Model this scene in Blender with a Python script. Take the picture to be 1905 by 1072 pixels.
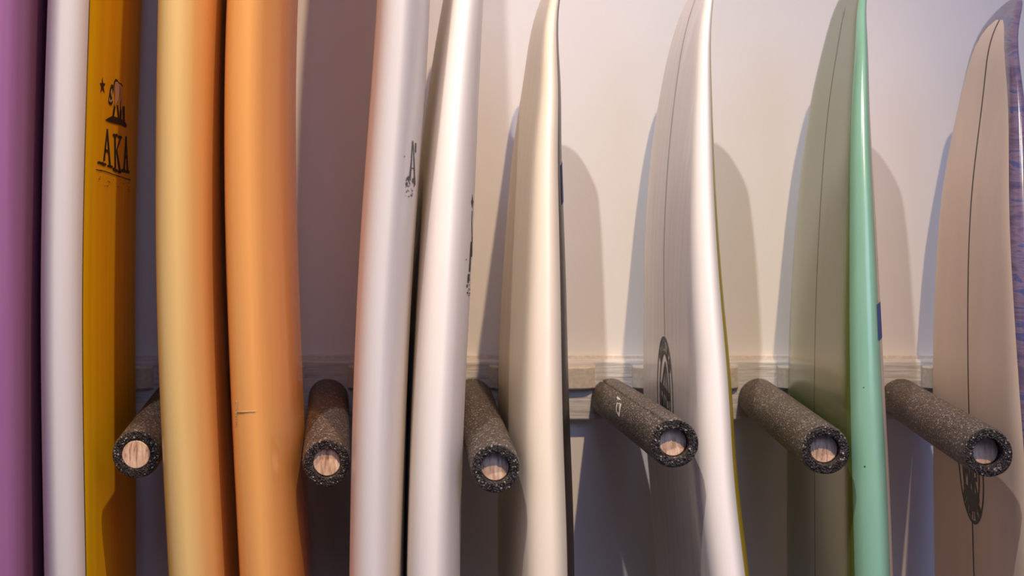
import bpy, bmesh, math, random
import numpy as np
from mathutils import Vector
from mathutils.bvhtree import BVHTree

scene = bpy.context.scene
for o in list(bpy.data.objects):
    bpy.data.objects.remove(o, do_unlink=True)
COL = scene.collection

# ------------------------------------------------------------------ camera
# wall plane is y = 0, the room lies towards -y; "depth" = distance off the wall
HC, DIST = 1.65, 2.60            # camera height, distance from the wall
FPX, AX, AY = 3406.0, 690.0, 0.0 # focal length and optical axis in a 1905x1072 frame
cam = bpy.data.cameras.new('camera')
cam.sensor_width = 36.0
cam.lens = FPX / 1905 * 36
cam.shift_x = (952.5 - AX) / 1905
cam.shift_y = -(536 - AY) / 1905
cam.dof.use_dof = True
cam.dof.focus_distance = DIST - 0.36
cam.dof.aperture_fstop = 5.0
cam_o = bpy.data.objects.new('camera', cam)
cam_o.location = (0, -DIST, HC)
cam_o.rotation_euler = (math.pi / 2, 0, 0)
COL.objects.link(cam_o)
scene.camera = cam_o

# ------------------------------------------------------------------ light
scene.view_settings.view_transform = 'Standard'
scene.view_settings.look = 'None'
scene.view_settings.gamma = 1.0
scene.view_settings.use_curve_mapping = False
scene.view_settings.exposure = -0.16

world = bpy.data.worlds.new('shop_ambient')
scene.world = world
world.use_nodes = True
world.node_tree.nodes['Background'].inputs[0].default_value = (0.34, 0.42, 0.95, 1)
world.node_tree.nodes['Background'].inputs[1].default_value = 0.23

def spot(name, loc, target, power, color, size_deg, blend, radius):
    l = bpy.data.lights.new(name, 'SPOT')
    l.energy = power; l.color = color
    l.spot_size = math.radians(size_deg); l.spot_blend = blend
    l.shadow_soft_size = radius
    o = bpy.data.objects.new(name, l)
    o.location = loc
    d = Vector(target) - Vector(loc)
    o.rotation_euler = d.to_track_quat('-Z', 'Y').to_euler()
    COL.objects.link(o)
    return o

WARM = (1.0, 0.74, 0.46)
spot('ceiling_spot_left_offscreen', (-0.58, -2.60, 5.50), (0.34, 0, 0.72), 670, (1.0, 0.97, 0.96), 22, 1.0, 0.03)
spot('ceiling_spot_right_offscreen', (0.76, -3.60, 5.50), (0.06, 0, 0.78), 980, WARM, 27, 1.0, 0.035)

def window_light(name, loc, target, sx, sy, power, color):
    l = bpy.data.lights.new(name, 'AREA')
    l.shape = 'RECTANGLE'; l.size = sx; l.size_y = sy
    l.energy = power; l.color = color
    o = bpy.data.objects.new(name, l)
    o.location = loc
    o.rotation_euler = (Vector(target) - Vector(loc)).to_track_quat('-Z', 'Y').to_euler()
    COL.objects.link(o)
window_light('shop_window_front_offscreen', (1.6, -5.0, 4.2), (0.4, 0, 1.3), 4.0, 1.8, 122, (0.46, 0.60, 1.0))

# ------------------------------------------------------------------ helpers
def P(px, py, depth):
    k = (DIST - depth) / FPX
    return Vector(((px - AX) * k, -depth, HC - (py - AY) * k))

def tag(o, label=None, cat=None, group=None, kind=None):
    if label: o['label'] = label
    if cat: o['category'] = cat
    if group: o['group'] = group
    if kind: o['kind'] = kind
    return o

def empty(name, loc):
    o = bpy.data.objects.new(name, None)
    o.empty_display_size = 0.05
    o.location = loc
    COL.objects.link(o)
    return o

def meshobj(name, verts, faces, mat, parent=None, smooth=True):
    me = bpy.data.meshes.new(name)
    off = Vector(parent_world(parent)) if parent else Vector((0, 0, 0))
    me.from_pydata([tuple(Vector(v) - off) for v in verts], [], faces)
    me.update()
    if smooth:
        me.polygons.foreach_set('use_smooth', [True] * len(me.polygons))
    o = bpy.data.objects.new(name, me)
    if mat: me.materials.append(mat)
    COL.objects.link(o)
    if parent: o.parent = parent
    return o

def parent_world(p):
    v = Vector((0, 0, 0))
    while p is not None:
        v += Vector(p.location); p = p.parent
    return v

def boxmesh(name, lo, hi, mat, parent=None, bevel=0.0):
    bm = bmesh.new()
    bmesh.ops.create_cube(bm, size=1)
    for v in bm.verts:
        v.co = Vector([(lo[i] + hi[i]) / 2 + v.co[i] * (hi[i] - lo[i]) for i in range(3)])
    if bevel:
        bmesh.ops.bevel(bm, geom=bm.edges[:], offset=bevel, segments=2, affect='EDGES', profile=0.5)
    off = parent_world(parent) if parent else Vector((0, 0, 0))
    for v in bm.verts: v.co -= off
    me = bpy.data.meshes.new(name); bm.to_mesh(me); bm.free()
    me.materials.append(mat)
    o = bpy.data.objects.new(name, me); COL.objects.link(o)
    if parent: o.parent = parent
    return o

# ------------------------------------------------------------------ materials
def srgb(r, g, b):
    f = lambda c: (c / 255 / 12.92) if c / 255 <= 0.04045 else ((c / 255 + 0.055) / 1.055) ** 2.4
    return (f(r), f(g), f(b), 1)

def newmat(name):
    m = bpy.data.materials.new(name); m.use_nodes = True
    nt = m.node_tree
    return m, nt, nt.nodes['Principled BSDF']

def node(nt, t, **kw):
    n = nt.nodes.new(t)
    for k, v in kw.items(): setattr(n, k, v)
    return n

def noise(nt, scale, detail=3, rough=0.5, vec_scale=(1, 1, 1), coord='Object'):
    tc = node(nt, 'ShaderNodeTexCoord'); mp = node(nt, 'ShaderNodeMapping')
    mp.inputs['Scale'].default_value = vec_scale
    nt.links.new(tc.outputs[coord], mp.inputs['Vector'])
    n = node(nt, 'ShaderNodeTexNoise')
    n.inputs['Scale'].default_value = scale; n.inputs['Detail'].default_value = detail
    n.inputs['Roughness'].default_value = rough
    nt.links.new(mp.outputs[0], n.inputs['Vector'])
    return n

def ramp(nt, src, stops):
    r = node(nt, 'ShaderNodeValToRGB')
    e = r.color_ramp.elements
    while len(e) < len(stops): e.new(0.5)
    for el, (p, c) in zip(e, stops):
        el.position = p; el.color = c
    nt.links.new(src, r.inputs[0])
    return r

def bump(nt, src, strength, dist, bsdf):
    b = node(nt, 'ShaderNodeBump')
    b.inputs['Strength'].default_value = strength; b.inputs['Distance'].default_value = dist
    nt.links.new(src, b.inputs['Height']); nt.links.new(b.outputs[0], bsdf.inputs['Normal'])

def gloss(name, c1, c2=None, rough=0.28, streak=0.35, vec=(14, 14, 0.8), scale=2.0, coat=0.25, spec=0.5, detail=4, crough=0.16):
    """resin-glassed foam: two close tints mixed in long streaks, clear gloss"""
    m, nt, b = newmat(name)
    c2 = c2 or tuple(c * 0.93 for c in c1[:3]) + (1,)
    n = noise(nt, scale, detail, 0.55, vec)
    r = ramp(nt, n.outputs[0], [(0.5 - streak / 2, c2), (0.5 + streak / 2, c1)])
    nt.links.new(r.outputs[0], b.inputs['Base Color'])
    b.inputs['Roughness'].default_value = rough
    b.inputs['Coat Weight'].default_value = coat
    b.inputs['Specular IOR Level'].default_value = spec
    b.inputs['Coat Roughness'].default_value = crough
    n2 = noise(nt, 9, 2, 0.5, (1, 1, 0.35))
    bump(nt, n2.outputs[0], 0.06, 0.004, b)
    return m

def flat(name, c, rough=0.6):
    m, nt, b = newmat(name)
    n = noise(nt, 220, 2)
    r = ramp(nt, n.outputs[0], [(0.3, tuple(x * 0.8 for x in c[:3]) + (1,)), (0.7, c)])
    nt.links.new(r.outputs[0], b.inputs['Base Color'])
    b.inputs['Roughness'].default_value = rough
    return m

# wall paint
m_wall, nt, b = newmat('wall_paint')
n = noise(nt, 3, 4)
r = ramp(nt, n.outputs[0], [(0.3, srgb(226, 219, 214)), (0.7, srgb(232, 226, 221))])
nt.links.new(r.outputs[0], b.inputs['Base Color']); b.inputs['Roughness'].default_value = 0.55
n2 = noise(nt, 260, 3); bump(nt, n2.outputs[0], 0.12, 0.001, b)

# concrete floor
m_floor, nt, b = newmat('floor_concrete')
n = noise(nt, 5, 6)
r = ramp(nt, n.outputs[0], [(0.3, srgb(120, 114, 108)), (0.7, srgb(150, 144, 138))])
nt.links.new(r.outputs[0], b.inputs['Base Color']); b.inputs['Roughness'].default_value = 0.5

# whitewashed timber
m_rail, nt, b = newmat('whitewashed_timber')
n = noise(nt, 4, 6, 0.65, (3, 40, 40))
r = ramp(nt, n.outputs[0], [(0.30, srgb(178, 168, 160)), (0.48, srgb(216, 209, 203)), (0.75, srgb(228, 222, 217))])
nt.links.new(r.outputs[0], b.inputs['Base Color']); b.inputs['Roughness'].default_value = 0.6
n2 = noise(nt, 6, 6, 0.7, (2.5, 60, 60)); bump(nt, n2.outputs[0], 0.6, 0.004, b)

m_block = flat('painted_block', srgb(214, 200, 182), 0.55)
m_caulk = flat('tan_caulk', srgb(222, 210, 198), 0.7)

# foam
def foam_mat(name, lo, hi, spark, cells, bumpd):
    """closed-cell foam: mottled dark cells, a few painted pale as glints"""
    m, nt, b = newmat(name)
    tc = node(nt, 'ShaderNodeTexCoord')
    v = node(nt, 'ShaderNodeTexVoronoi'); v.inputs['Scale'].default_value = cells
    nt.links.new(tc.outputs['Object'], v.inputs['Vector'])
    sep = node(nt, 'ShaderNodeSeparateColor'); nt.links.new(v.outputs['Color'], sep.inputs[0])
    r = ramp(nt, sep.outputs[0], [(0.0, lo), (0.80, hi), (0.93, hi), (0.96, spark)])  # sparse palest cells: sparkle painted into the base colour
    n = noise(nt, 60, 4, 0.6)
    mx = node(nt, 'ShaderNodeMix', data_type='RGBA', blend_type='MULTIPLY'); mx.inputs['Factor'].default_value = 0.5
    r2 = ramp(nt, n.outputs[0], [(0.3, (0.45, 0.45, 0.45, 1)), (0.7, (1, 1, 1, 1))])
    nt.links.new(r.outputs[0], mx.inputs['A']); nt.links.new(r2.outputs[0], mx.inputs['B'])
    nt.links.new(mx.outputs['Result'], b.inputs['Base Color'])
    b.inputs['Roughness'].default_value = 0.5
    b.inputs['Specular IOR Level'].default_value = 0.6
    bump(nt, v.outputs['Distance'], 1.0, bumpd, b)
    return m
m_foam = foam_mat('foam_skin', srgb(36, 29, 25), srgb(112, 96, 84), srgb(214, 198, 180), 640, 0.0016)
m_foam_end = foam_mat('foam_cut_end', srgb(16, 13, 13), srgb(70, 60, 56), srgb(178, 166, 156), 560, 0.002)

# dowel end grain
m_wood, nt, b = newmat('dowel_wood')
n = noise(nt, 9, 5, 0.65, (30, 4, 5))
n.inputs['Distortion'].default_value = 0.4
n.id_data.nodes[-2].inputs['Rotation'].default_value = (0, math.radians(32), 0)
r = ramp(nt, n.outputs[0], [(0.34, srgb(140, 98, 74)), (0.46, srgb(200, 160, 130)), (0.56, srgb(216, 180, 150)), (0.68, srgb(232, 204, 178))])
nt.links.new(r.outputs[0], b.inputs['Base Color']); b.inputs['Roughness'].default_value = 0.65

m_ink = flat('black_ink', srgb(24, 20, 20), 0.5)
m_ink_soft = flat('dark_grey_ink', srgb(44, 40, 40), 0.5)
m_paint_pale = flat('pale_pink_paint', srgb(226, 190, 168), 0.5)
m_tape = flat('blue_tape', srgb(60, 84, 140), 0.6)
m_sticker = flat('white_sticker', srgb(235, 225, 212), 0.5)

M = {}
M['purple'] = gloss('lilac_resin', srgb(184, 122, 162), srgb(170, 108, 150), 0.26, coat=0.4, crough=0.06)
M['white'] = gloss('white_resin', srgb(240, 229, 218), srgb(236, 224, 212), 0.4, coat=0.1)
M['yellow'] = gloss('yellow_resin', srgb(255, 204, 10), srgb(246, 186, 6), 0.5, coat=0.0, spec=0.12)
M['gold'] = gloss('honey_resin', srgb(248, 204, 126), srgb(242, 194, 114), 0.32)
M['orange'] = gloss('orange_resin', srgb(255, 180, 98), srgb(254, 171, 86), 0.24, coat=0.4, crough=0.06)
M['cream'] = gloss('cream_resin', srgb(234, 218, 194), srgb(229, 211, 186), 0.38, coat=0.12)
M['charcoal'] = gloss('charcoal_resin', srgb(62, 48, 42), srgb(50, 38, 34), 0.4)
M['streakwhite'] = gloss('sanded_white_resin', srgb(244, 230, 220), srgb(226, 209, 199), 0.3, 0.4, (22, 22, 0.5))
M['mustard'] = gloss('mustard_resin', srgb(206, 176, 40), srgb(190, 158, 30), 0.3)
M['mint'] = gloss('mint_resin', srgb(132, 176, 148), srgb(124, 168, 140), 0.22)
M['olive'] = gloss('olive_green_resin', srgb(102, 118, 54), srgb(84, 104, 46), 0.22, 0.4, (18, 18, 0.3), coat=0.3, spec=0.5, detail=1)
M['peach'] = gloss('pale_peach_resin', srgb(228, 202, 176), None, 0.35)
M['sand'] = gloss('sand_matte_panel', srgb(234, 210, 188), srgb(226, 202, 180), 0.42, 0.4, (8, 8, 2), coat=0.1)

# purple/blue marbled resin
m, nt, b = newmat('marbled_purple_resin')
n = noise(nt, 9, 6, 0.62, (1.0, 1.0, 4.2)); n.inputs['Distortion'].default_value = 1.6
r = ramp(nt, n.outputs[0], [(0.30, srgb(62, 64, 104)), (0.44, srgb(100, 84, 108)), (0.54, srgb(124, 104, 124)),
                            (0.60, srgb(72, 78, 122)), (0.72, srgb(112, 92, 112))])
nt.links.new(r.outputs[0], b.inputs['Base Color']); b.inputs['Roughness'].default_value = 0.2
b.inputs['Coat Weight'].default_value = 0.4; b.inputs['Coat Roughness'].default_value = 0.1
M['marble'] = m

# ------------------------------------------------------------------ setting
tag(boxmesh('wall_back', (-2.6, 0.0, 0.0), (3.0, 0.12, 3.6), m_wall), kind='structure')
tag(boxmesh('floor', (-2.6, -5.0, -0.1), (3.0, 0.0, 0.0), m_floor), kind='structure')

# ------------------------------------------------------------------ peg rack
RAIL_T = 0.026
z_top = P(0, 666, 0.0).z
z_top_f = z_top
z_bot = P(0, 781, RAIL_T).z
rack = empty('surfboard_peg_rack', (0.2, 0, (z_top + z_bot) / 2))
tag(rack, 'whitewashed timber wall rail with six foam-sleeved wooden pegs between the surfboards', 'rack')
boxmesh('mounting_rail', (-1.1, -RAIL_T, z_bot), (1.6, 0.0, z_top), m_rail, rack, 0.002)
boxmesh('caulk_bead', (-1.1, -0.006, z_top), (1.6, 0.0, z_top + 0.004), m_caulk, rack)

def bumper_block(x0, x1):
    """short slat with a bowed face and rounded ends, screwed on the rail between two pegs"""
    z1 = P(0, 684, RAIL_T + 0.016).z; z0 = P(0, 726, RAIL_T + 0.016).z
    n = 14; V = []; F = []
    for i in range(n + 1):
        t = i / n; x = x0 + (x1 - x0) * t
        bow = 0.0150 - 0.004 * (2 * t - 1) ** 2
        e = min(t, 1 - t)
        if e < 0.01: bow *= 0.55
        y0, y1 = -RAIL_T + 0.001, -RAIL_T - bow
        V += [(x, y0, z0), (x, y1 + 0.0015, z0), (x, y1, z0 + 0.002), (x, y1, z1 - 0.002), (x, y1 + 0.0015, z1), (x, y0, z1)]
    for i in range(n):
        for k in range(6):
            a = i * 6 + k; c = i * 6 + (k + 1) % 6
            F.append((a, c, c + 6, a + 6))
    F.append(tuple(range(5, -1, -1))); F.append(tuple(n * 6 + k for k in range(6)))
    return meshobj('bumper_block', V, F, m_block, rack, smooth=False)

PEGS = [  # front end px, py, length off the wall, dowel recess, slit angle (deg), x at the wall
    (253, 846, 0.500, -0.001, 200, -0.275),
    (608, 862, 0.500, 0.006, 250, -0.060),
    (922, 872, 0.548, 0.012, 205, 0.1435),
    (1255, 825, 0.548, 0.014, 118, 0.3375),
    (1536, 838, 0.540, 0.014, 250, 0.545),
    (1839, 843, 0.540, 0.022, 72, 0.745)]
ZPEG = P(0, 735, 0.0).z
R_OUT, R_IN = 0.0280, 0.0166

def frame_of(a, bb):
    d = (bb - a).normalized()
    u = Vector((1, 0, 0)); u = (u - d * u.dot(d)).normalized()
    w = u.cross(d); 
    if w.z < 0: w = -w
    return d, u, w

peg_bvh = []
for pi, (fx, fy, L, rec, slit, xw) in enumerate(PEGS):
    rnd = random.Random(pi + 3)
    A = Vector((xw, -RAIL_T + 0.004, ZPEG)); B = P(fx, fy, L)
    d, u, w = frame_of(A, B)
    LEN = (B - A).length
    # dowel with a slightly chamfered end
    n = 40; V = []; F = []
    prof = [(0.0, R_IN - 0.0006), (LEN - rec - 0.001, R_IN - 0.0006), (LEN - rec, R_IN - 0.0016)]
    for s, rr in prof:
        for k in range(n):
            a = 2 * math.pi * k / n
            V.append(A + d * s + (u * math.cos(a) + w * math.sin(a)) * rr)
    for j in range(len(prof) - 1):
        for k in range(n):
            F.append((j * n + k, j * n + (k + 1) % n, (j + 1) * n + (k + 1) % n, (j + 1) * n + k))
    # end face subdivided with a slightly torn saw cut
    V.append(A + d * (LEN - rec)); c = len(V) - 1
    for k in range(n): F.append((2 * n + k, 2 * n + (k + 1) % n, c))
    peg = meshobj('peg', V, F, m_wood, rack, smooth=False)
    # foam sleeve: skin
    n = 120; m_ = 46; V = []; F = []
    sl = math.radians(slit)
    for j in range(m_ + 1):
        s = LEN * j / m_
        for k in range(n):
            a = 2 * math.pi * k / n
            rr = R_OUT + 0.0004 * math.sin(3 * a + pi + s * 9) + 0.00022 * (rnd.random() - 0.5)
            da = abs((a - sl + math.pi) % (2 * math.pi) - math.pi)
            if da < 0.03: rr -= 0.0022
            if j == m_: rr -= 0.0018
            elif j == m_ - 1: s2 = s; rr -= 0.0
            V.append(A + d * s + (u * math.cos(a) + w * math.sin(a)) * rr)
    for j in range(m_):
        for k in range(n):
            F.append((j * n + k, j * n + (k + 1) % n, (j + 1) * n + (k + 1) % n, (j + 1) * n + k))
    sleeve = meshobj('foam_sleeve', V, F, m_foam, peg)
    peg_bvh.append(BVHTree.FromPolygons([tuple(v) for v in V], F))
    # rough cut end ring + inner bore
    V = []; F = []; rings = 13
    for j in range(rings + 6):
        for k in range(n):
            a = 2 * math.pi * k / n
            if j < rings:
                t = j / (rings - 1)
                rr = (R_OUT - 0.0018) * (1 - t) + R_IN * t
                s = LEN + 0.0016 * math.sin(math.pi * min(1, t * 1.0)) ** 0.5 + (rnd.random() - 0.5) * 0.0022 * (1 if 0 < j else 0)
                rr += (rnd.random() - 0.5) * 0.0006 * (1 if 0 < j else 0)
            else:
                q = (j - rings + 1) / 6
                rr = R_IN + (rnd.random() - 0.5) * 0.0004
                s = LEN - q * (max(rec, 0.0) + 0.01)
            V.append(A + d * s + (u * math.cos(a) + w * math.sin(a)) * rr)
    for j in range(rings + 5):
        for k in range(n):
            F.append((j * n + k, j * n + (k + 1) % n, (j + 1) * n + (k + 1) % n, (j + 1) * n + k))
    o = meshobj('foam_cut_end', V, F, m_foam_end, peg, smooth=False)
    PEGS[pi] = PEGS[pi] + (peg,)

# bumper blocks midway between neighbouring pegs (150 mm wide)
xs = [p[5] for p in PEGS]
xs = [xs[0] - 0.21] + xs + [xs[-1] + 0.205]
for a, c in zip(xs[:-1], xs[1:]):
    bumper_block((a + c) / 2 - 0.074, (a + c) / 2 + 0.074)

# ------------------------------------------------------------------ surfboards
def spline(xk, yk):
    xk = np.array(xk, float); yk = np.array(yk, float)
    o = np.argsort(xk); xk = xk[o]; yk = yk[o]
    n = len(xk); h = np.diff(xk)
    A = np.zeros((n, n)); r = np.zeros(n); A[0, 0] = A[-1, -1] = 1
    for i in range(1, n - 1):
        A[i, i - 1] = h[i - 1]; A[i, i] = 2 * (h[i - 1] + h[i]); A[i, i + 1] = h[i]
        r[i] = 6 * ((yk[i + 1] - yk[i]) / h[i] - (yk[i] - yk[i - 1]) / h[i - 1])
    mm = np.linalg.solve(A, r)
    def f(x):
        x = min(max(x, xk[0]), xk[-1])
        i = int(min(max(np.searchsorted(xk, x) - 1, 0), n - 2))
        t0 = xk[i + 1] - x; t1 = x - xk[i]; hh = h[i]
        return (mm[i] * t0 ** 3 + mm[i + 1] * t1 ** 3) / (6 * hh) + (yk[i] / hh - mm[i] * hh / 6) * t0 + (yk[i + 1] / hh - mm[i + 1] * hh / 6) * t1
    return f

class Board:
    """A surfboard on its tail: width runs off the wall (depth), thickness runs along the wall (x).
    spine = [(height relative to the camera, x of the flat bottom face on the centre line)]"""
    def __init__(s, name, label, nose, spine, mats, W=0.262, wide=0.95, q=0.62, p=2.0, T=0.066,
                 flip=False, yaw=0.0, dC=0.292, tipT=0.16, thick_run=0.75, vb=0.90, vd=0.93, border=None,
                 pin=None, tail=0.5, xa=0.42, lean=0.0, dp=2.7):
        s.label = label
        s.L = HC + nose; s.lean, s.dC, s.dp = lean, dC, dp
        if spine[0][0] > 5:               # given as stringer points in the frame: turn them into (height, x)
            out = []
            for py, px in spine:
                dd = dC
                for _ in range(12):
                    q_ = P(px, py, dd); dd = s.centre(q_.z)
                out.append((q_.z - HC, q_.x))
            z0, x0 = out[0]
            spine = [(-1.65, x0 + 0.012)] + out
        s.sp = spline([HC + a for a, _ in spine], [x for _, x in spine])
        s.W, s.wide, s.q, s.p, s.T, s.flip, s.yaw, s.dC = W, wide, q, p, T, flip, yaw, dC
        s.tipT, s.run, s.vb, s.vd, s.border, s.pin, s.tail, s.xa = tipT, thick_run, vb, vd, border, pin, tail, xa
        s.root = empty(name, (s.sp(0.0), -s.centre(0.0), 0)); tag(s.root, label, 'surfboard', 'surfboards standing in the peg rack')
        s.build(mats)
    def centre(s, z):                     # distance of the centre line off the wall at height z
        return s.dC - s.lean * (z - (HC - 0.56))
    def hw(s, d):
        if d < s.wide:
            return s.W * max(1e-4, 1 - (1 - d / s.wide) ** s.p) ** s.q
        return s.W * (1 - s.tail * ((d - s.wide) / (s.L - s.wide)) ** 2.4)
    def th(s, d):
        t = min(1, d / s.run); f = s.tipT + (1 - s.tipT) * (1 - (1 - t) ** 2.2)
        e = (s.L - d)
        if e < 0.6: f *= 0.45 + 0.55 * (1 - (1 - e / 0.6) ** 2)
        return s.T * f
    def bx(s, v, d):      # bottom
        v = min(1, abs(v)); return s.th(d) * s.xa * (1 - max(0, 1 - v ** 13) ** 0.5)
    def dx(s, v, d):      # deck
        v = min(1, abs(v)); return s.th(d) * (s.xa + (1 - s.xa) * max(0, 1 - v ** s.dp) ** 0.54)
    def pt(s, v, deck, d):
        h = s.hw(d); c = s.centre(s.L - d); depth = c + v * h
        off = s.dx(v, d) if deck else s.bx(v, d)
        if s.flip: off = -off
        z = s.L - d
        return Vector((s.sp(z) + off - s.yaw * (depth - c), -depth, z))
    def build(s, mats):
        # stations: dense at the nose
        ds = [0.0015, 0.004, 0.008, 0.013, 0.02, 0.028, 0.038, 0.05, 0.064, 0.08]
        k = 0.1
        while k < s.L - 0.001: ds.append(k); k += 0.02 if k < 0.8 else 0.035
        ds.append(s.L)
        NR, NP = 10, 26
        rings = []; regs = None
        for d in ds:
            h = s.hw(d)
            vb = s.vb
            if s.border is not None:      # panel set in from the outline, its point below the nose
                vb = max(0.004, 0.955 * s.hw(d - s.border) / h) if d > s.border else 0.004
            vd = s.vd
            pw = s.pin or 0.0
            seq = []
            # bottom panel -vb..vb
            for i in range(NP): seq.append((-vb + 2 * vb * i / NP, False, 'bottom'))
            # pinline then rail towards +1 (front), over to deck
            vp = min(0.999, vb + (pw / max(h, 1e-3)))
            if pw:
                seq.append((vb, False, 'pin')); 
            a0 = math.acos(vp); 
            for i in range(NR): seq.append((math.cos(a0 * (1 - i / NR)), False, 'rail'))
            a1 = math.acos(vd)
            for i in range(NR): seq.append((math.cos(a1 * i / NR), True, 'rail'))
            for i in range(NP): seq.append((vd - 2 * vd * i / NP, True, 'deck'))
            for i in range(NR): seq.append((-math.cos(a1 * (1 - i / NR)), True, 'rail'))
            for i in range(NR): seq.append((-math.cos(a0 * i / NR), False, 'rail'))
            if pw: seq.append((-vp, False, 'pin'))
            rings.append([s.pt(v, dk, d) for v, dk, _ in seq])
            regs = [r for _, _, r in seq]
        n = len(regs)
        V = [p for r in rings for p in r]
        F = []; R = []
        for j in range(len(ds) - 1):
            for k in range(n):
                a = j * n + k; c = j * n + (k + 1) % n
                f = (a, a + n, c + n, c)
                if s.flip: f = f[::-1]
                F.append(f); R.append('rail' if (s.border and regs[k] == 'bottom' and ds[j] < s.border - 0.001) else regs[k])
        tip = sum(rings[0], Vector()) / n + Vector((0, 0, 0.0015)); V.append(tip); t = len(V) - 1
        for k in range(n):
            f = (k, (k + 1) % n, t)
            F.append(f if not s.flip else f[::-1]); R.append('rail')
        b0 = (len(ds) - 1) * n
        f = tuple(b0 + k for k in range(n)); F.append(f[::-1] if not s.flip else f); R.append('rail')
        s.bvh = BVHTree.FromPolygons([tuple(v) for v in V], F)
        # group regions that share a part name
        parts = {}
        for f, rg in zip(F, R):
            nm, mt = mats[rg]
            parts.setdefault(nm, (mt, []))[1].append(f)
        # smooth normals over the whole board so that seams between parts do not show
        me = bpy.data.meshes.new('tmp'); me.from_pydata([tuple(v) for v in V], [], F); me.update()
        nor = [tuple(v.normal) for v in me.vertices]
        bpy.data.meshes.remove(me)
        for nm, (mt, fs) in parts.items():
            used = sorted({i for f in fs for i in f}); mp = {i: k for k, i in enumerate(used)}
            o = meshobj(nm, [V[i] for i in used], [tuple(mp[i] for i in f) for f in fs], M[mt] if isinstance(mt, str) else mt, s.root)
            o.data.normals_split_custom_set_from_vertices([nor[i] for i in used])
    def strip(s, name, deck, v0, width, d0, d1, mat, lift=0.0004, n=60):
        """thin raised line running along the board (stringer, pinline)"""
        V = []; F = []
        for i in range(n + 1):
            d = d0 + (d1 - d0) * i / n; h = max(s.hw(d), 1e-3)
            for e in (-1, 1):
                p = s.pt(v0 + e * width / 2 / h, deck, d)
                sg = 1 if (deck != s.flip) else -1
                V.append(p + Vector((sg * lift, 0, 0)))
        for i in range(n): F.append((2 * i, 2 * i + 1, 2 * i + 3, 2 * i + 2))
        return meshobj(name, V, F, mat, s.root)

FULL = lambda nm, mt: dict(bottom=(nm, mt), pin=(nm, mt), rail=(nm, mt), deck=(nm, mt))

B_purple = Board('surfboard', 'glossy lilac longboard beside the yellow and white board', 0.95,
    [(-1.65, -0.392), (-0.7, -0.392), (-0.3, -0.392), (0.0, -0.388), (0.5, -0.37), (0.95, -0.33)], FULL('shell', 'purple'), flip=True, W=0.272, dC=0.320)
B_yellow = Board('surfboard', 'longboard with white rails and a yellow panel with bear and AKA stencil', 1.05,
    [(-1.65, -0.325), (-0.64, -0.3185), (-0.33, -0.3205), (0.0, -0.312), (0.5, -0.29), (1.05, -0.24)],
    dict(bottom=('bottom_panel', 'yellow'), pin=('pinline', m_ink), rail=('hull', 'white'), deck=('hull', 'white')),
    flip=True, W=0.270, dC=0.318, vb=0.865, pin=0.0035)
B_gold = Board('surfboard', 'plain honey-yellow longboard leaning beside the orange one', 1.00,
    [(-1.65, -0.19), (-0.64, -0.230), (-0.33, -0.242), (0.0, -0.240), (0.5, -0.22), (1.0, -0.17)], FULL('shell', 'gold'), W=0.272, dC=0.320, T=0.064, dp=4.5)
B_orange = Board('surfboard', 'orange longboard with a short crack in its rail', 0.95,
    [(-1.65, -0.11), (-0.64, -0.150), (-0.33, -0.163), (0.0, -0.163), (0.25, -0.145), (0.5, -0.118), (0.95, -0.07)], FULL('shell', 'orange'), W=0.272, dC=0.320, T=0.070)
B_a = Board('surfboard', 'white longboard with smudged black letter stencil, next to the orange board', 0.85,
    [(-1.65, -0.028), (-0.64, -0.0245), (-0.33, -0.015), (0.0, 0.008), (0.25, 0.016), (0.5, 0.022), (0.85, 0.06)], FULL('shell', 'white'), W=0.270, dC=0.318, wide=1.0, q=0.5, thick_run=1.1)
B_b = Board('surfboard', 'white longboard with torn black letter marks, beside the cream board', 0.15,
    [(-1.65, 0.048), (-1.0, 0.042), (-0.64, 0.042), (-0.33, 0.057), (-0.1, 0.080), (0.0, 0.096), (0.15, 0.126)], FULL('shell', 'white'), W=0.270, dC=0.318, wide=0.95, q=0.48, T=0.066, tipT=0.34, thick_run=0.55, lean=0.08)
B_cream = Board('surfboard', 'cream surfboard with dark charcoal deck', 0.036,
    [(1072, 946), (900, 946), (720, 946), (536, 953), (400, 961), (250, 974), (150, 987), (0, 1013), (-50, 1034)],
    dict(bottom=('hull', 'cream'), pin=('hull', 'cream'), rail=('hull', 'cream'), deck=('deck', 'charcoal')),
    vd=0.90, q=0.52, T=0.072, lean=0.15, dC=0.285)
B_c = Board('surfboard', 'white surfboard with mustard deck and oval emblem behind a peg', 0.040,
    [(1072, 1262), (1000, 1256), (820, 1240), (640, 1237), (536, 1235), (400, 1237), (265, 1246), (145, 1260), (30, 1283), (-55, 1314)],
    dict(bottom=('bottom', 'streakwhite'), pin=('rail', 'white'), rail=('rail', 'white'), deck=('deck', 'mustard')),
    q=0.52, lean=0.15, dC=0.285)
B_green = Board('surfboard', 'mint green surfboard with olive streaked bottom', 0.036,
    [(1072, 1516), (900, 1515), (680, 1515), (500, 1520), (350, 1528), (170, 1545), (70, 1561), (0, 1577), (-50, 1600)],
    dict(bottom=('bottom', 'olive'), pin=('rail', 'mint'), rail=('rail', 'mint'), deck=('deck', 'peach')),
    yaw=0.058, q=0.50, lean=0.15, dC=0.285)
B_marble = Board('surfboard', 'surfboard with marbled purple rails and a sand-coloured bottom with dark stringer', 0.002,
    [(1072, 1812), (900, 1807), (680, 1801), (536, 1801), (350, 1809), (150, 1832), (40, 1858), (0, 1884)],
    dict(bottom=('bottom_panel', 'sand'), pin=('rail', 'marble'), rail=('rail', 'marble'), deck=('deck', 'marble')),
    yaw=0.07, border=0.026, q=0.50, lean=0.15, dC=0.285)

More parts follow.
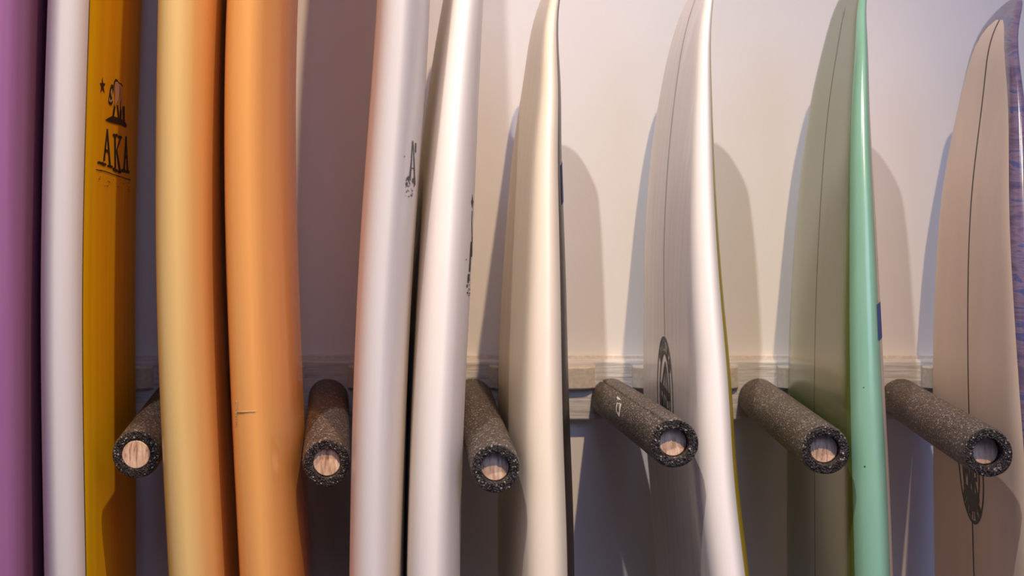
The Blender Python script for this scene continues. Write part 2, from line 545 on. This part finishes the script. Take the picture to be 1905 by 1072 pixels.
# stringers
B_marble.strip('stringer', False, 0.0, 0.0042, 0.028, 0.531, m_ink_soft)
B_marble.strip('stringer', False, 0.0, 0.0042, 0.657, 1.55, m_ink_soft)
m_stringer_soft = flat('faint_stringer', srgb(196, 178, 168), 0.4)
m_stringer_olive = flat('olive_stringer', srgb(70, 84, 40), 0.25)
B_c.strip('stringer', False, 0.0, 0.003, 0.02, 0.472, m_stringer_soft)
B_green.strip('stringer', False, 0.0, 0.0028, 0.03, 1.5, m_stringer_olive)
B_cream.strip('stringer', True, -0.05, 0.006, 0.1, 1.5, M['peach'], lift=0.0012)
m_pin_y = flat('brown_pinline', srgb(70, 40, 10), 0.5)

# ------------------------------------------------------------------ prints and marks laid on the boards
CAMP = Vector((0, -DIST, HC))
def lay(bvh, px, py, lift=0.0005):
    d = (P(px, py, 0.3) - CAMP).normalized()
    h = bvh.ray_cast(CAMP, d)
    if h[0] is None: return None
    nrm = h[1]
    if nrm.dot(d) > 0: nrm = -nrm
    return h[0] + nrm * lift

class Print:
    """flat print: strokes, polygons and dots collected in one mesh on the board's surface"""
    def __init__(s, bvh, parent, name, mat, lift=0.0005):
        s.bvh, s.parent, s.name, s.mat, s.lift = bvh, parent, name, mat, lift
        s.V, s.F = [], []
    def quadstrip(s, left, right):
        idx = []
        for a, b in zip(left, right):
            pa = lay(s.bvh, *a, s.lift); pb = lay(s.bvh, *b, s.lift)
            if pa is None or pb is None or (pa - pb).length > 0.05: idx.append(None); continue
            s.V += [pa, pb]; idx.append(len(s.V) - 2)
        for i, j in zip(idx[:-1], idx[1:]):
            if i is not None and j is not None and (s.V[i] - s.V[j]).length < 0.08: s.F.append((i, i + 1, j + 1, j))
    def stroke(s, pts, w, n=6):
        out = []
        for (x0, y0), (x1, y1) in zip(pts[:-1], pts[1:]):
            for i in range(n): out.append((x0 + (x1 - x0) * i / n, y0 + (y1 - y0) * i / n))
        out.append(pts[-1])
        Lf, Rt = [], []
        for i, (x, y) in enumerate(out):
            a = out[max(0, i - 1)]; b = out[min(len(out) - 1, i + 1)]
            dx, dy = b[0] - a[0], b[1] - a[1]; l = math.hypot(dx, dy) or 1
            ww = w[0] + (w[1] - w[0]) * i / (len(out) - 1) if isinstance(w, tuple) else w
            Lf.append((x - dy / l * ww / 2, y + dx / l * ww / 2)); Rt.append((x + dy / l * ww / 2, y - dx / l * ww / 2))
        s.quadstrip(Lf, Rt)
    def fan(s, pts):
        cx = sum(p[0] for p in pts) / len(pts); cy = sum(p[1] for p in pts) / len(pts)
        q = [lay(s.bvh, x, y, s.lift) for x, y in pts]; c = lay(s.bvh, cx, cy, s.lift)
        if c is None or any(v is None for v in q): return
        b = len(s.V); s.V += [c] + q
        for i in range(len(q)): s.F.append((b, b + 1 + i, b + 1 + (i + 1) % len(q)))
    def dot(s, x, y, rx, ry=None):
        ry = ry or rx
        s.fan([(x + rx * math.cos(a * math.pi / 4), y + ry * math.sin(a * math.pi / 4)) for a in range(8)])
    def done(s, label=None):
        o = meshobj(s.name, s.V, s.F, s.mat, s.parent, smooth=False)
        if label: o['label'] = label
        return o

rnd = random.Random(5)
# --- bear, star and AKA on the yellow panel
def Z6(x, y): return (170 + x * 90 / 439, 130 + y * 220 / 1072)   # zoomed-crop units to frame pixels
k = Print(B_yellow.bvh, B_yellow.root, 'stencil_print', m_ink)
k.fan([Z6(*p) for p in [(97, 60), (104, 118), (124, 126), (108, 154), (117, 214), (98, 178), (78, 208), (88, 150), (72, 122), (92, 116)]])
k.fan([Z6(*p) for p in [(120, 455), (150, 436), (185, 418), (225, 428), (265, 446), (305, 474), (320, 500), (310, 528), (280, 508), (240, 495), (195, 484), (150, 470)]])
# body silhouette in ink
k.quadstrip([Z6(*p) for p in [(196, 120), (190, 150), (194, 200), (198, 250), (200, 300), (204, 330)]],
            [Z6(*p) for p in [(262, 112), (282, 150), (290, 210), (296, 270), (296, 320), (298, 345)]])
k.fan([Z6(*p) for p in [(205, 100), (218, 80), (236, 92), (248, 116), (270, 124), (284, 150), (240, 170), (198, 140)]])
k.fan([Z6(*p) for p in [(180, 130), (196, 140), (200, 180), (192, 230), (190, 300), (178, 322), (160, 312), (150, 288), (158, 230), (166, 170)]])
# legs
for a, b, wd in [((210, 320), (194, 425), 17), ((232, 320), (246, 436), 14), ((268, 330), (262, 450), 15), ((290, 330), (292, 470), 20)]:
    k.stroke([Z6(*a), Z6(*b)], wd * 0.2)
# letters A K A, slab serifs
def letter(strokes, serifs):
    for pts, w in strokes: k.stroke([Z6(*p) for p in pts], w)
    for x, y, rx, ry in serifs: k.dot(*Z6(x, y), rx, ry)
letter([([(141, 545), (112, 826)], (2.2, 3.4)), ([(141, 535), (166, 872)], (2.6, 3.4)), ([(118, 726), (154, 742)], 5)],
       [(66, 840, 3.4, 2.6), (112, 858, 4.8, 2.8), (88, 846, 4.6, 2.6), (152, 872, 2.6, 2.4), (176, 878, 3.6, 2.8)])
letter([([(212, 600), (214, 890)], 3.2), ([(262, 622), (220, 748)], (2.8, 2.0)), ([(226, 724), (258, 924)], (2.4, 3.6))],
       [(202, 592, 2.6, 3), (224, 594, 2.8, 3.2), (248, 608, 2.4, 3), (264, 612, 2.6, 3), (204, 900, 3.4, 3.6), (222, 914, 3.4, 3.4), (254, 926, 3.6, 3.4)])
letter([([(312, 605), (294, 908)], (1.8, 3.2)), ([(312, 600), (326, 926)], (2.2, 3.2)), ([(300, 786), (320, 800)], 5)],
       [(280, 914, 2.8, 3.6), (298, 918, 2.6, 3.6), (318, 926, 2.2, 3.2), (334, 926, 2.2, 3.6)])
k.stroke([Z6(38, 904), Z6(120, 920), Z6(220, 956), Z6(352, 1000)], 1.8)
k.dot(*Z6(80, 912), 2.4, 1.4); k.dot(*Z6(346, 998), 1.6, 1.8)
for _ in range(26):
    x = rnd.uniform(60, 350); y = 935 + (x - 60) * 0.25 + rnd.uniform(0, 110)
    k.dot(*Z6(x, y), rnd.uniform(0.35, 1.1))
k.done('black sprayed bear, star and letters AKA')
k = Print(B_yellow.bvh, B_yellow.root, 'stencil_fill', m_paint_pale, 0.0009)
k.quadstrip([Z6(*p) for p in [(212, 108), (204, 140), (206, 180), (208, 230), (206, 270), (204, 310), (205, 330)]],
            [Z6(*p) for p in [(232, 108), (244, 130), (252, 180), (246, 220), (240, 270), (218, 310), (208, 336)]])
k.quadstrip([Z6(*p) for p in [(236, 126), (250, 150), (256, 180), (254, 230), (244, 270), (236, 310)]],
            [Z6(*p) for p in [(254, 128), (270, 150), (277, 190), (272, 240), (258, 280), (240, 316)]])
k.quadstrip([Z6(*p) for p in [(266, 250), (262, 300), (262, 340), (266, 366)]], [Z6(*p) for p in [(276, 240), (278, 290), (276, 335), (270, 366)]])
k.quadstrip([Z6(*p) for p in [(176, 170), (168, 205), (176, 240), (184, 262), (164, 276)]], [Z6(*p) for p in [(182, 170), (186, 205), (190, 240), (188, 275), (170, 300)]])
k.quadstrip([Z6(*p) for p in [(156, 254), (154, 286)]], [Z6(*p) for p in [(164, 250), (164, 290)]])
k.done('pale pink filling of the bear')

# --- smudged letter on the white boards
k = Print(B_a.bvh, B_a.root, 'stencil_print', m_ink_soft)
k.stroke([(767, 262), (765, 300), (762, 336)], (1.2, 3.2)); k.stroke([(768, 262), (770, 300), (771, 345)], (1.2, 2.4))
k.stroke([(763, 312), (770, 314)], 2.2); k.stroke([(773, 266), (772.5, 284)], 2.4)
k.dot(760, 332, 3.4, 4.6); k.dot(768, 336, 2.0, 5); k.dot(756, 342, 2.2, 3.4)
for _ in range(22):
    k.dot(rnd.uniform(754, 770), rnd.uniform(330, 366), rnd.uniform(0.4, 1.2), rnd.uniform(0.6, 2.0))
k.dot(752, 291, 1.0)
k.done('black sprayed letter, partly round the edge')
k = Print(B_b.bvh, B_b.root, 'stencil_print', m_ink_soft)
k.fan([(878, 360), (879.2, 372), (880.4, 376), (879.2, 380), (878.6, 390), (877, 380), (876, 375), (877.4, 371)])
k.done('small black sprayed star')
k = Print(B_b.bvh, B_b.root, 'stencil_print', m_ink_soft)
k.stroke([(878, 392), (877, 415), (878, 440)], 0.9)
k.stroke([(876, 450), (874.5, 480), (873, 506)], (1.6, 2.6)); k.stroke([(878, 440), (877, 486)], 1.4); k.stroke([(872, 510), (870, 526)], (4.0, 2.0))
k.dot(871.5, 520, 2.0, 4.2); k.dot(868.5, 532, 1.4, 3.2); k.dot(867, 483, 0.9, 1.4); k.dot(869, 545, 1.0, 2)
for _ in range(10): k.dot(rnd.uniform(867, 874), rnd.uniform(525, 555), rnd.uniform(0.4, 0.9), rnd.uniform(0.6, 1.4))
k.done('black sprayed star and letters, partly round the edge')

# --- oval emblem: defined in emblem units (u across -1..1, v down 0..1 from its top), centred on the stringer
def oval(board, name, d_top, length, half, mat, which):
    """emblem on the board's own plane: ellipse of half-width (m) along depth, length (m) along the stringer"""
    V, F = [], []
    sg = -1
    def pos(uu, vv):
        d = d_top + vv * length
        h = board.hw(d)
        p = board.pt(uu * half / h, False, d)
        return p + Vector((sg * 0.0005, 0, 0))
    def ribbon(pts, w, n=4):
        out = []
        for (x0, y0), (x1, y1) in zip(pts[:-1], pts[1:]):
            for i in range(n): out.append((x0 + (x1 - x0) * i / n, y0 + (y1 - y0) * i / n))
        out.append(pts[-1]); asp = length / half
        st = len(V)
        for i, (x, y) in enumerate(out):
            a = out[max(0, i - 1)]; b = out[min(len(out) - 1, i + 1)]
            dx, dy = b[0] - a[0], (b[1] - a[1]) * asp; l = math.hypot(dx, dy) or 1
            V.append(pos(x - dy / l * w / 2, y + dx / l * w / 2 / asp)); V.append(pos(x + dy / l * w / 2, y - dx / l * w / 2 / asp))
        for i in range(len(out) - 1): F.append((st + 2 * i, st + 2 * i + 1, st + 2 * i + 3, st + 2 * i + 2))
    def ell(ru, rv, a0=0, a1=360, n=48):
        return [(ru * math.sin(math.radians(a0 + (a1 - a0) * i / n)), 0.5 - rv * math.cos(math.radians(a0 + (a1 - a0) * i / n))) for i in range(n + 1)]
    def fill(rows):
        st = len(V)
        for y, x0, x1 in rows: V.append(pos(x0, y)); V.append(pos(x1, y))
        for i in range(len(rows) - 1): F.append((st + 2 * i, st + 2 * i + 1, st + 2 * i + 3, st + 2 * i + 2))
    ribbon(ell(1.0, 0.5), 0.07, 1)
    ribbon(ell(0.66, 0.385), 0.08, 1)
    # letters set round the rim
    def rim(txt, a0, a1, flipv):
        glyph = {'S': [[(1, 0), (0, 0), (0, .5), (1, .5), (1, 1), (0, 1)]], 'E': [[(1, 0), (0, 0), (0, 1), (1, 1)], [(0, .5), (.8, .5)]],
                 'R': [[(0, 1), (0, 0), (1, .1), (1, .45), (0, .5)], [(.3, .5), (1, 1)]], 'I': [[(.5, 0), (.5, 1)]]}
        for i, ch in enumerate(txt):
            a = math.radians(a0 + (a1 - a0) * (i + 0.5) / len(txt))
            for st_ in glyph[ch]:
                pts = []
                for gx, gy in st_:
                    rr = (1.0 - gy) if not flipv else gy
                    fu = 0.74 + 0.17 * rr; fv = 0.41 + 0.06 * rr
                    aa = a + (gx - 0.5) * 0.20 * (1 if not flipv else -1)
                    pts.append((fu * math.sin(aa), 0.5 - fv * math.cos(aa)))
                ribbon(pts, 0.065, 2)
    rim('SERIES', -52, 52, False)
    rim('SERIES', 232, 128, True)
    # block letters M A R in the middle between two bars
    y0, y1 = 0.45, 0.71
    ribbon([(-0.62, y0 - .02), (0.62, y0 - .02)], 0.14, 4); ribbon([(-0.62, y1 + .02), (0.62, y1 + .02)], 0.14, 4)
    for pts in ([(-.52, y1), (-.50, y0), (-.36, .60), (-.22, y0), (-.20, y1)], [(-.12, y1), (0.0, y0), (.12, y1)], [(-.08, .62), (.08, .62)],
                [(.2, y1), (.2, y0), (.46, y0 + .02), (.46, .55), (.2, .58)], [(.28, .58), (.5, y1)]):
        ribbon(pts, 0.09, 3)
    # solid lower bowl and arched upper rays
    fill([(0.755 + i * 0.0128, -0.62 * math.sqrt(max(0, 1 - ((0.255 + i * 0.0128) / 0.372) ** 2)), 0.62 * math.sqrt(max(0, 1 - ((0.255 + i * 0.0128) / 0.372) ** 2))) for i in range(10)])
    ribbon([(-0.34, 0.40), (-0.12, 0.27), (0.04, 0.20), (0.2, 0.26), (0.42, 0.40)], 0.09, 4)
    ribbon([(-0.06, 0.40), (0.04, 0.22), (0.16, 0.40)], 0.06, 3)
    o = meshobj(name, V, F, mat, board.root, smooth=False)
    o['label'] = 'dark oval emblem with block letters'
    return o
oval(B_c, 'emblem', 0.472, 0.150, 0.062, m_ink_soft, 'top')
oval(B_marble, 'emblem', 0.531, 0.126, 0.060, m_ink_soft, 'bottom')

# --- crack in the orange rail
m_crack = flat('crack_line', srgb(120, 58, 14), 0.8)
m_chip = flat('chipped_resin', srgb(255, 214, 150), 0.7)
k = Print(B_orange.bvh, B_orange.root, 'crack', m_crack)
k.stroke([(441.5, 768.4), (450, 768.6), (456, 768), (465, 767), (475, 767)], (1.6, 0.6))
for y in (750, 763.5, 771, 776, 780.5, 785.5, 789.5): k.dot(440.5 + rnd.uniform(-1, 1), y, 0.7, 1.0)
k.done('thin crack with flaked edge')
k = Print(B_orange.bvh, B_orange.root, 'chipped_edge', m_chip, 0.0004)
k.stroke([(440, 766), (452, 766), (476, 765)], 1.6); k.stroke([(441, 745), (440, 766), (440, 792)], 2.2)
k.done()

# --- tape tabs wrapped on the decks
def tab(board, name, v0, v1, d0, d1, mat, lift=0.0006):
    V, F = [], []
    n = 8
    for i in range(n + 1):
        d = d0 + (d1 - d0) * i / n
        for j in range(5):
            v = v0 + (v1 - v0) * j / 4
            p = board.pt(v, True, d); V.append(p + Vector((lift, -lift * 0.5, 0)))
    for i in range(n):
        for j in range(4): F.append((i * 5 + j, i * 5 + j + 1, i * 5 + j + 6, i * 5 + j + 5))
    o = meshobj(name, V, F, mat, board.root); o['label'] = 'blue paper tag stuck to the deck'
tab(B_green, 'paper_tag', 0.965, 0.86, 0.392, 0.432, m_tape)
tab(B_cream, 'paper_tag', 0.78, 0.1, 0.238, 0.284, m_tape)

# --- small dings on the green rail
k = Print(B_green.bvh, B_green.root, 'ding', flat('ding_dark', srgb(52, 84, 62), 0.6))
k.dot(1609, 868, 1.8, 1.5)
k.done()
k = Print(B_green.bvh, B_green.root, 'ding', k.mat)
k.dot(1607, 721, 1.2)
k.done()

# --- paper label on the foam of the fourth peg
peg4 = PEGS[3][-1]
def Z7(x, y): return (1120 + x * 80 / 1072, 720 + y * 80 / 1072)
k = Print(peg_bvh[3], peg4, 'sticker', m_sticker, 0.0008)
k.quadstrip([Z7(*p) for p in [(385, 400), (362, 480), (360, 600), (430, 745)]], [Z7(*p) for p in [(500, 430), (480, 520), (466, 600), (455, 745)]])
k.fan([Z7(*p) for p in [(370, 270), (395, 250), (430, 275), (485, 340), (400, 330)]])
k.done('small white paper label')
k = Print(peg_bvh[3], peg4, 'sticker_print', m_ink_soft, 0.0013)
for t in (0.25, 0.45, 0.65):
    k.stroke([Z7(385 + 100 * t, 430), Z7(375 + 95 * t, 540), Z7(385 + 80 * t, 620)], 1.0, 2)
k.done()
